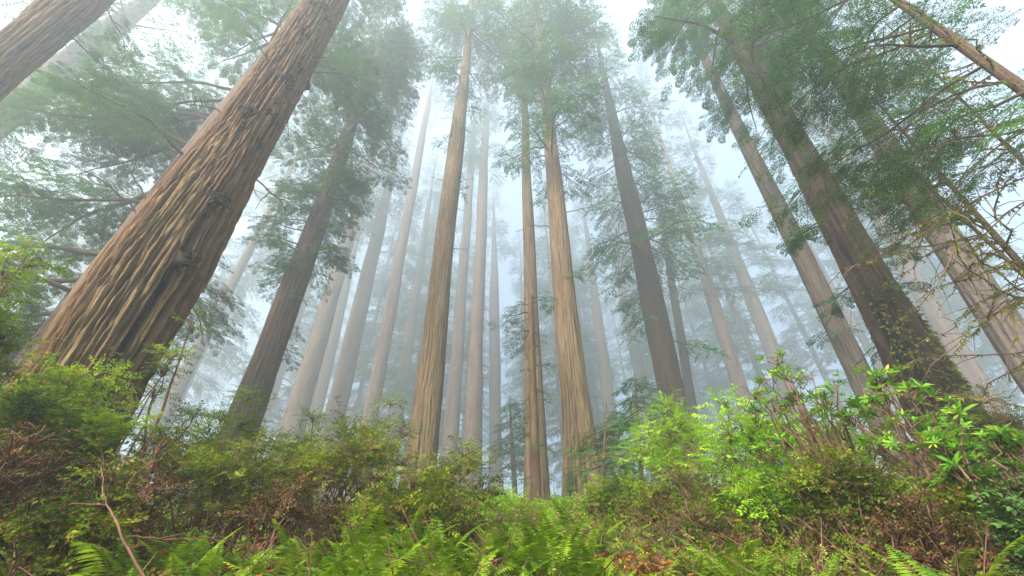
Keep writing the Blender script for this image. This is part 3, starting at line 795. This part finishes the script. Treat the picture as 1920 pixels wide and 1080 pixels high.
sapling('small hazy conifer before the drooping foggy tree', [(1196, 800, 8), (1190, 705, 1.5)], 20, None, [(-860, -707, 7, 2.2, .7, -.1, .3, .5, None, 0)], 103, leaf='needle_far', tm=MID)
sapling('bushy hazy conifer in the gap left of the slender tan trunk', [(962, 860, 9), (956, 745, 1.5)], 46, None, [(-880, -750, 3.0, 3.6, .5, -.1, .3, .9, None, 0)], 104, leaf='needle_far', tm=MID)

# ------------------------------------------------------------------ shrubs
BUILT = []
def shrub(name, label, x, ytop, D, wpx, kind, n_clumps, n_spray, seed, group=None, cat='shrub', ylow=None, stems=9, lean=0.0):
    """a shrub whose top is seen at (x, ytop) at the distance D and which is wpx photo pixels wide"""
    global rng
    keep = rng; rng = np.random.default_rng(seed)
    top = at(x, ytop, D)
    a, b_ = at(x - wpx / 2, ytop, D), at(x + wpx / 2, ytop, D)
    rad = np.linalg.norm(a - b_) / 2
    dirv = np.array([top[0], top[1], 0]); dirv /= np.linalg.norm(dirv)
    base = np.array([top[0], top[1], float(gz(top[0], top[1])) - .03])
    H = max(top[2] - base[2], .35)
    root = thing(name, base, label, cat, group)
    lf, stm = Buf(), Buf()
    side = np.array([dirv[1], -dirv[0], 0])
    C = []
    for i in range(n_clumps):
        an = rng.uniform(0, 2 * PI); q = math.sqrt(rng.random()); h = rng.beta(2.0, 1.3) if kind != 'rhodo' else rng.beta(2.6, .9)
        prof = math.sin(min(1, .18 + h * .95) * PI * .62 + .25)          # widest a bit above the middle
        c = side * math.cos(an) * q * rad * prof + dirv * math.sin(an) * q * rad * .7 * prof + np.array([0, 0, H * (.12 + .86 * h) * (1 - .22 * q)]) + side * lean * h * rad
        C.append(c)
    C = np.array(C); C[0] = [side[0] * lean * rad, side[1] * lean * rad, H * .97]
    O, X, N_, S = [], [], [], []
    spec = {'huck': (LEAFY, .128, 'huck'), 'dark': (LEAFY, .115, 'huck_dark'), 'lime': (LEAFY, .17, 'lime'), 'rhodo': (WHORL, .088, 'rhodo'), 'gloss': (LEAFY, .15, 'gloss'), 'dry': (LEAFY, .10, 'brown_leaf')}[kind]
    n_spray *= {'huck': 2.3, 'dark': 2.3, 'lime': 1.9, 'rhodo': 1, 'gloss': 1.8, 'dry': 1.8}[kind]
    tm, ss, lm = spec; ss *= rng.uniform(.8, 1.3) * (.8 if D < 4.3 else 1) if kind != 'rhodo' else 1
    for ci, c in enumerate(C):
        rad_c = rng.uniform(.55, 1.25) * min(.34, rad * .42) * (.8 if kind != 'rhodo' else .55)
        k = max(3, int(n_spray / len(C) * rng.uniform(.6, 1.4)))
        off = rng.normal(0, 1, (k, 3)) * np.array([rad_c * .7, rad_c * .7, rad_c * .24])
        O.append(c + off)
        out = c * np.array([1, 1, 0]) / (np.linalg.norm(c[:2]) + .15) * .5
        if kind == 'rhodo':
            X.append(np.array([0, 0, 1.]) + out * .6 + rng.normal(0, .35, (k, 3)))
            N_.append(rng.normal(0, 1, (k, 3)))
        else:
            X.append(out + off * 1.2 / rad_c + rng.normal(0, .45, (k, 3)) * np.array([1, 1, .5]) + np.array([0, 0, .1]))
            N_.append(np.array([0, 0, 1.]) + rng.normal(0, .45, (k, 3)))
        S.append(ss * rng.uniform(.55, 1.25, k))
        # little twigs reach from the clump's heart to some of its sprays
        m2 = min(k, 14)
        E = c + off[:m2]
        mid_ = c + off[:m2] * .5 + rng.normal(0, .03, (m2, 3))
        stm.tubes(np.stack([np.tile(c - np.array([0, 0, .08]), (m2, 1)), mid_, E], 1), np.tile(np.array([.006, .004, .002]), (m2, 1)), 3)
    O, X, N_, S = (np.concatenate(v) for v in (O, X, N_, S))
    ok = O[:, 2] > .03
    low = np.zeros(len(O), bool)
    if kind in ('huck', 'dark'):
        hh = O[:, 2] / H
        low = rng.random(len(O)) < np.clip((.62 - hh) / .45, 0, 1) * .8
        lf2 = Buf(); lf2.stamp(tm, O[ok & low], X[ok & low] + np.array([0, 0, -.3]), N_[ok & low], S[ok & low] * .9)
    lf.stamp(tm, O[ok & ~low], X[ok & ~low], N_[ok & ~low], S[ok & ~low])
    # stems: rooted at the base, arching to the clumps
    for ci, c in enumerate(C[:max(stems, len(C))]):
        b0 = rng.normal(0, .10 + .12 * rad, 3) * np.array([1, 1, 0])
        tt = np.linspace(0, 1, 9)[:, None]
        ctrl = b0 * .5 + c * np.array([.35, .35, .62])
        P = (1 - tt) ** 2 * b0 + 2 * tt * (1 - tt) * ctrl + tt ** 2 * c
        P[1:-1] += rng.normal(0, .022, (7, 3))
        r0 = rng.uniform(.007, .016) * (1 + .25 * H)
        stm.tube(P, r0 * (1 - .75 * tt[:, 0]), 5)
    for q in range({'huck': 9, 'dark': 7, 'lime': 9}.get(kind, 0)):      # long shoots standing out of the top
        c = C[rng.integers(0, len(C))]
        l = rng.uniform(.25, .62) * min(1, H * .7)
        d = np.array([0, 0, 1.]) + np.append(rng.normal(0, .32, 2), 0) + c * np.array([1, 1, 0]) * .35
        tt = np.linspace(0, 1, 7)[:, None]
        P = c + d * l * tt + rng.normal(0, .25, 3) * np.array([1, 1, -.2]) * l * tt ** 2
        stm.tube(P, .005 * (1 - .7 * tt[:, 0]), 4)
        ns = int(l / .035)
        w = rng.uniform(.25, 1, ns)
        p = np.stack([np.interp(w, tt[:, 0], P[:, j]) for j in range(3)], 1)
        a_ = rng.uniform(0, 2 * PI, ns)
        lf.stamp(tm, p, np.stack([np.cos(a_), np.sin(a_), rng.normal(.25, .25, ns)], 1), np.array([0, 0, 1.]) + rng.normal(0, .3, (ns, 3)), ss * rng.uniform(.7, 1.35, ns) * (1.15 - .5 * w))
    stm.build('stems', M['twig' if kind != 'dry' else 'dead'], root, smooth=True)
    lf.build('foliage', M[lm], root)
    if kind in ('huck', 'dark'):
        lf2.build('withered_foliage', M['brown_leaf'], root)
    BUILT.append((base, rad))
    rng = keep
    return root

HU, RH, AZ = 'huckleberry_bush', 'rhododendron_bush', 'azalea_bush'
shrub(HU, 'tall huckleberry bush filling the left edge, tips tinged orange', 60, 470, 4.6, 250, 'huck', 40, 1100, 201, lean=.1)
shrub(HU, 'wide leafy bush covering the foot of the huge leaning trunk', 190, 695, 5.2, 270, 'huck', 36, 1150, 202)
shrub(HU, 'slim upright huckleberry with a bare stem, right of the huge trunk', 365, 600, 6.2, 100, 'huck', 9, 150, 203, stems=3)
shrub(HU, 'low bush under the slim upright huckleberry', 370, 765, 6.6, 170, 'huck', 22, 520, 204)
shrub(HU, 'yellowish rounded bush at the foot of the sprig wrapped trunk', 468, 735, 7.6, 110, 'huck', 20, 560, 205)
shrub(HU, 'loose bush beneath the two brownish hazy trunks', 590, 775, 7.4, 160, 'huck', 24, 620, 206)
shrub(HU, 'bush with high thin sprigs left of the tall clean tan trunk', 735, 745, 7.4, 110, 'huck', 18, 360, 207)
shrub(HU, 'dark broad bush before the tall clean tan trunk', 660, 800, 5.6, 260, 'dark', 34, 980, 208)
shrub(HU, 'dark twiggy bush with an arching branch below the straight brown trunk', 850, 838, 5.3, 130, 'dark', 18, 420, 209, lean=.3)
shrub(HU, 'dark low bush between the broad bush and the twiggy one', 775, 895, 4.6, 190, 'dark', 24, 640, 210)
shrub('dry_shrub', 'withered brown shrub low at the left edge', 80, 800, 4.0, 250, 'dry', 30, 520, 211)
shrub('dry_shrub', 'withered brown tangle below the wide leafy bush', 300, 830, 4.1, 240, 'dry', 28, 460, 212)
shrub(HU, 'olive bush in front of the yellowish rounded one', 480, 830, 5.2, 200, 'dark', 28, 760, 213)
shrub(HU, 'small dark bush above the fallen branch', 200, 880, 3.5, 180, 'dark', 18, 380, 214)
shrub('dry_shrub', 'withered shrub between the olive and the broad dark bush', 560, 900, 4.4, 150, 'dry', 18, 260, 215)
shrub(AZ, 'pale green bush in the gap under the very faint trunk', 925, 928, 8.5, 130, 'lime', 20, 420, 216)
shrub(AZ, 'bright leafy bush at the foot of the stout tan trunk', 1070, 940, 9.0, 120, 'lime', 16, 330, 217)
shrub(HU, 'low green bush before the slender tan trunk', 985, 975, 7.0, 130, 'huck', 18, 420, 218)
shrub(HU, 'small green bush left of the lime green one', 1155, 900, 6.8, 120, 'huck', 18, 420, 219)
shrub(AZ, 'lime green bush below the drooping foggy tree', 1245, 755, 7.6, 170, 'lime', 30, 900, 220)
shrub(AZ, 'lime green bush below the grey trunk standing clear', 1355, 745, 6.6, 190, 'lime', 28, 760, 221)
shrub(RH, 'tall open rhododendron with arching bare stems', 1470, 660, 5.2, 270, 'rhodo', 44, 230, 222, lean=-.15, stems=20)
shrub(RH, 'rhododendron with whorled leaves before the leaning grey brown trunk', 1630, 690, 5.0, 240, 'rhodo', 40, 230, 223, stems=16)
shrub(RH, 'rhododendron before the foot of the burnt rugged trunk', 1780, 770, 4.4, 200, 'rhodo', 32, 170, 224, stems=14)
shrub('salal_bush', 'dark glossy bush in the lower right corner', 1890, 890, 3.9, 170, 'gloss', 18, 230, 225)
shrub(AZ, 'small lime bush low under the tall open rhododendron', 1420, 850, 5.4, 190, 'lime', 24, 420, 226)
shrub(HU, 'brown stemmed bush under the whorled rhododendron', 1560, 855, 4.8, 200, 'dark', 26, 640, 227)
shrub('dry_shrub', 'dry twiggy shrub low on the right', 1700, 930, 3.9, 200, 'dry', 20, 240, 228)
shrub(HU, 'dense olive bush low under the lime green ones', 1270, 880, 5.2, 180, 'dark', 26, 620, 229)
shrub(HU, 'olive bush beneath the rhododendron at the burnt trunk', 1790, 900, 4.4, 190, 'dark', 22, 520, 230)
shrub(HU, 'mossy olive thicket on the roots of the burnt rugged trunk', 1840, 740, 8.5, 200, 'dark', 26, 620, 231)
shrub(HU, 'leafy thicket behind the rhododendrons', 1540, 800, 8.6, 260, 'huck', 30, 700, 232)

# ------------------------------------------------------------------ ferns
def fern_mesh(seed, n, L, dead=False):
    r = np.random.default_rng(seed)
    b = Buf()
    for i in range(n):
        az = 2 * PI * i / n + r.normal(0, .3)
        l = L * r.uniform(.65, 1.15)
        e = r.uniform(.75, 1.35) if not dead else r.uniform(.35, 1.15)
        t = np.linspace(0, 1, 24)
        curl = r.uniform(.5, 1.1) if not dead else r.uniform(.6, 1.3)
        ang = e - curl * t ** 1.4 * 1.25
        ds = l / 23
        hx = np.concatenate([[0], np.cumsum(np.cos(ang[:-1]) * ds)]); hz = np.concatenate([[0], np.cumsum(np.sin(ang[:-1]) * ds)])
        hd = np.array([math.cos(az), math.sin(az), 0]); sd_ = np.array([-math.sin(az), math.cos(az), 0])
        tw = r.normal(0, .12)
        P = hd * hx[:, None] + np.array([0, 0, 1.]) * hz[:, None] + sd_ * (tw * l * t[:, None] ** 2)
        b.tube(P, .005 * (1 - .8 * t), 3)
        tp = np.linspace(.12, .99, 30)
        p = np.stack([np.interp(tp, t, P[:, c]) for c in range(3)], 1)
        T = np.stack([np.interp(tp, t, np.gradient(P[:, c])) for c in range(3)], 1); T /= np.linalg.norm(T, axis=1)[:, None]
        up = np.cross(T, sd_); up *= np.sign(up[:, 2:3] + 1e-6)
        pl = l * .17 * np.minimum(1, .45 + tp * 2.2) * (1 - tp ** 2.2) ** .8 + .008
        for sg in (1, -1):
            d = sd_ * sg + T * .38 - up * r.uniform(.0, .3) + r.normal(0, .07, (30, 3))
            V, F = leaf_quads(p, d, pl * r.uniform(.85, 1.1, 30), np.full(30, l * .030), up, .1, .12)
            b.add(V, F)
    return b
fern_v, dead_v = [], []
for k in range(6):
    o = fern_mesh(300 + k, 11 + k % 4, .62 + .05 * k).build('fronds', M['fern'])
    d = fern_mesh(330 + k, 6 + k % 3, .55, True).build('dead_fronds', M['fern_dead'])
    fern_v.append(o.data); dead_v.append(d.data)
    bpy.data.objects.remove(o); bpy.data.objects.remove(d)
def place_fern(x, y, s_, k, green=True, dead=True, label='', group=''):
    z = float(gz(x, y))
    root = thing('sword_fern', (x, y, z), label, 'fern', group)
    root.rotation_euler = (0, 0, rng.uniform(0, 6.28)); root.scale = (s_, s_, s_)
    for ok, nm, me in ((green, 'fronds', fern_v[k]), (dead, 'dead_fronds', dead_v[k])):
        if ok:
            c = bpy.data.objects.new(nm, me); col.objects.link(c); c.parent = root
FLAB = [('bright green sword fern along the bottom left edge', 'sword ferns along the bottom left'),
        ('bright green sword fern along the bottom middle edge', 'sword ferns along the bottom middle'),
        ('green sword fern among dry twigs along the bottom right edge', 'sword ferns along the bottom right')]
placed = []
r_ = np.random.default_rng(55)
tries = 0
while len(placed) < 210 and tries < 14000:
    tries += 1
    d = r_.uniform(2.5, 5.2) if r_.random() < .4 else r_.uniform(2.3, 3.5)
    px = r_.uniform(-20, 1940)
    q = ray(px, 1060); a = math.atan2(q[0], q[1])
    x, y = d * math.sin(a), d * math.cos(a)
    zone = 0 if px < 640 else 1 if px < 1250 else 2
    if zone == 2 and r_.random() < .35: continue
    if d > (4.6 if zone == 1 else 3.9): continue
    if any(math.hypot(x - p[0], y - p[1]) < .20 for p in placed): continue
    placed.append((x, y))
    green = r_.random() < .56
    lab, grp = FLAB[zone]
    if not green:
        lab, grp = 'withered rust brown sword fern' + lab[lab.index(' along'):], 'withered ' + grp
    place_fern(x, y, r_.uniform(.46, .88) * (1.0 if zone != 2 else .85), r_.integers(0, 6), green, (not green) or r_.random() < .9, lab, grp)

# ------------------------------------------------------------------ ground cover and litter
def cover():
    global rng
    rng = np.random.default_rng(77)
    n = 30000
    d = 3.5 + 26 * rng.random(n) ** 2.0
    a = rng.uniform(-1.02, 1.02, n)
    x, y = d * np.sin(a), d * np.cos(a)
    keep = smooth_noise2(x * .9 + 40, y * .9 + 40, 21) > np.where(d < 10, .2, .36)
    x, y, d = x[keep], y[keep], d[keep]
    O = np.stack([x, y, gz(x, y) + rng.gamma(2, .055, len(x)) * np.clip((d - 2.5) / 2.5, .35, 1) * (.7 + .5 * smooth_noise2(x * .5 + 9, y * .5 + 9, 8)) * np.clip(d / 6, .5, 1.6)], 1)
    X = rng.normal(0, 1, (len(x), 3)) * np.array([1, 1, .4]) + np.array([0, 0, .35])
    N_ = np.array([0, 0, 1.]) + rng.normal(0, .5, (len(x), 3))
    S = rng.uniform(.09, .20, len(x)) * np.clip(d / 7, .8, 1.7)
    b = Buf(); b.stamp(LEAFY, O, X, N_, S)
    tag(b.build('ground_cover', M['huck']), 'low green ground cover carpeting the forest floor', 'ground cover', kind='stuff')
    n = 13000
    d = 2.4 + 12 * rng.random(n) ** 1.6
    a = rng.uniform(-1.0, 1.0, n); x, y = d * np.sin(a), d * np.cos(a)
    O = np.stack([x, y, gz(x, y) + rng.gamma(1.5, .06, n)], 1)
    b = Buf(); b.stamp(LEAFY, O, rng.normal(0, 1, (n, 3)) * np.array([1, 1, .35]), np.array([0, 0, 1.]) + rng.normal(0, .6, (n, 3)), rng.uniform(.06, .15, n))
    n = 2600
    d = 2.4 + 7 * rng.random(n) ** 1.3
    a = rng.uniform(-1.0, 1.0, n); x, y = d * np.sin(a), d * np.cos(a)
    p0 = np.stack([x, y, gz(x, y) + rng.gamma(2, .05, n)], 1)
    dv = rng.normal(0, 1, (n, 3)) * np.array([1, 1, .7]) + np.array([0, 0, .45]); dv *= (rng.uniform(.15, .5, n) / np.linalg.norm(dv, axis=1))[:, None]
    P = np.stack([p0, p0 + dv * .5 + rng.normal(0, .03, (n, 3)), p0 + dv], 1)
    b.tubes(P, np.tile(np.array([.005, .004, .002]), (n, 1)), 3, 1)
    tag(b.build('leaf_litter', [M['brown_leaf'], M['dead']]), 'brown withered leaves and dead twigs littering the ground', 'leaf litter', kind='stuff')
cover()

# bare fallen branches
def branch(label, pts, r0, mt='dead', forks=3):
    P = np.array([at(*p) for p in pts])
    t = np.linspace(0, 1, 14); k = np.linspace(0, 1, len(P))
    P = np.stack([np.interp(t, k, P[:, c]) for c in range(3)], 1) + rng.normal(0, .003, (14, 3))
    base = P[0].copy()
    b = Buf(); b.tube(P - base, r0 * (1 - .7 * t), 7)
    for i in range(forks):
        q = 4 + int(rng.integers(0, 8)); d = (P[-1] - P[0]) / np.linalg.norm(P[-1] - P[0]) + rng.normal(0, .6, 3); l = rng.uniform(.15, .4)
        b.tube(np.array([P[q], P[q] + d * l * .5 + rng.normal(0, .02, 3), P[q] + d * l]) - base, [r0 * .45, r0 * .3, r0 * .1], 5)
    o = b.build('fallen_branch', M[mt], smooth=True)
    o.location = [float(v) for v in base]
    tag(o, label, 'branch')
branch('bare reddish branch propped upright in the ferns at lower left', [(268, 1085, 2.7), (215, 975, 2.9), (195, 930, 3.1), (190, 875, 3.3)], .0065, forks=2)
branch('thin crooked dead branch lying across the ferns at lower left', [(240, 1005, 3.2), (330, 1012, 3.2), (430, 1005, 3.3)], .006)

# ------------------------------------------------------------------ fog
mt, nt, out, N = mat('fog_volume')
pv = N('VolumePrincipled')
pv.inputs['Color'].default_value = (.90, .97, .98, 1)
pv.inputs['Density'].default_value = HAZE_DENSITY
pv.inputs['Anisotropy'].default_value = .58
nt.links.new(pv.outputs[0], out.inputs['Volume'])
x0, x1, y0, y1, z0, z1 = -182, 182, -20, 232, -3, 150
V = np.array([[x, y, z] for z in (z0, z1) for y in (y0, y1) for x in (x0, x1)])
F = np.array([[0, 2, 3, 1], [4, 5, 7, 6], [0, 1, 5, 4], [2, 6, 7, 3], [0, 4, 6, 2], [1, 3, 7, 5]])
tag(mesh_obj('haze', V, F, mt), 'pale morning fog filling the forest', kind='stuff')
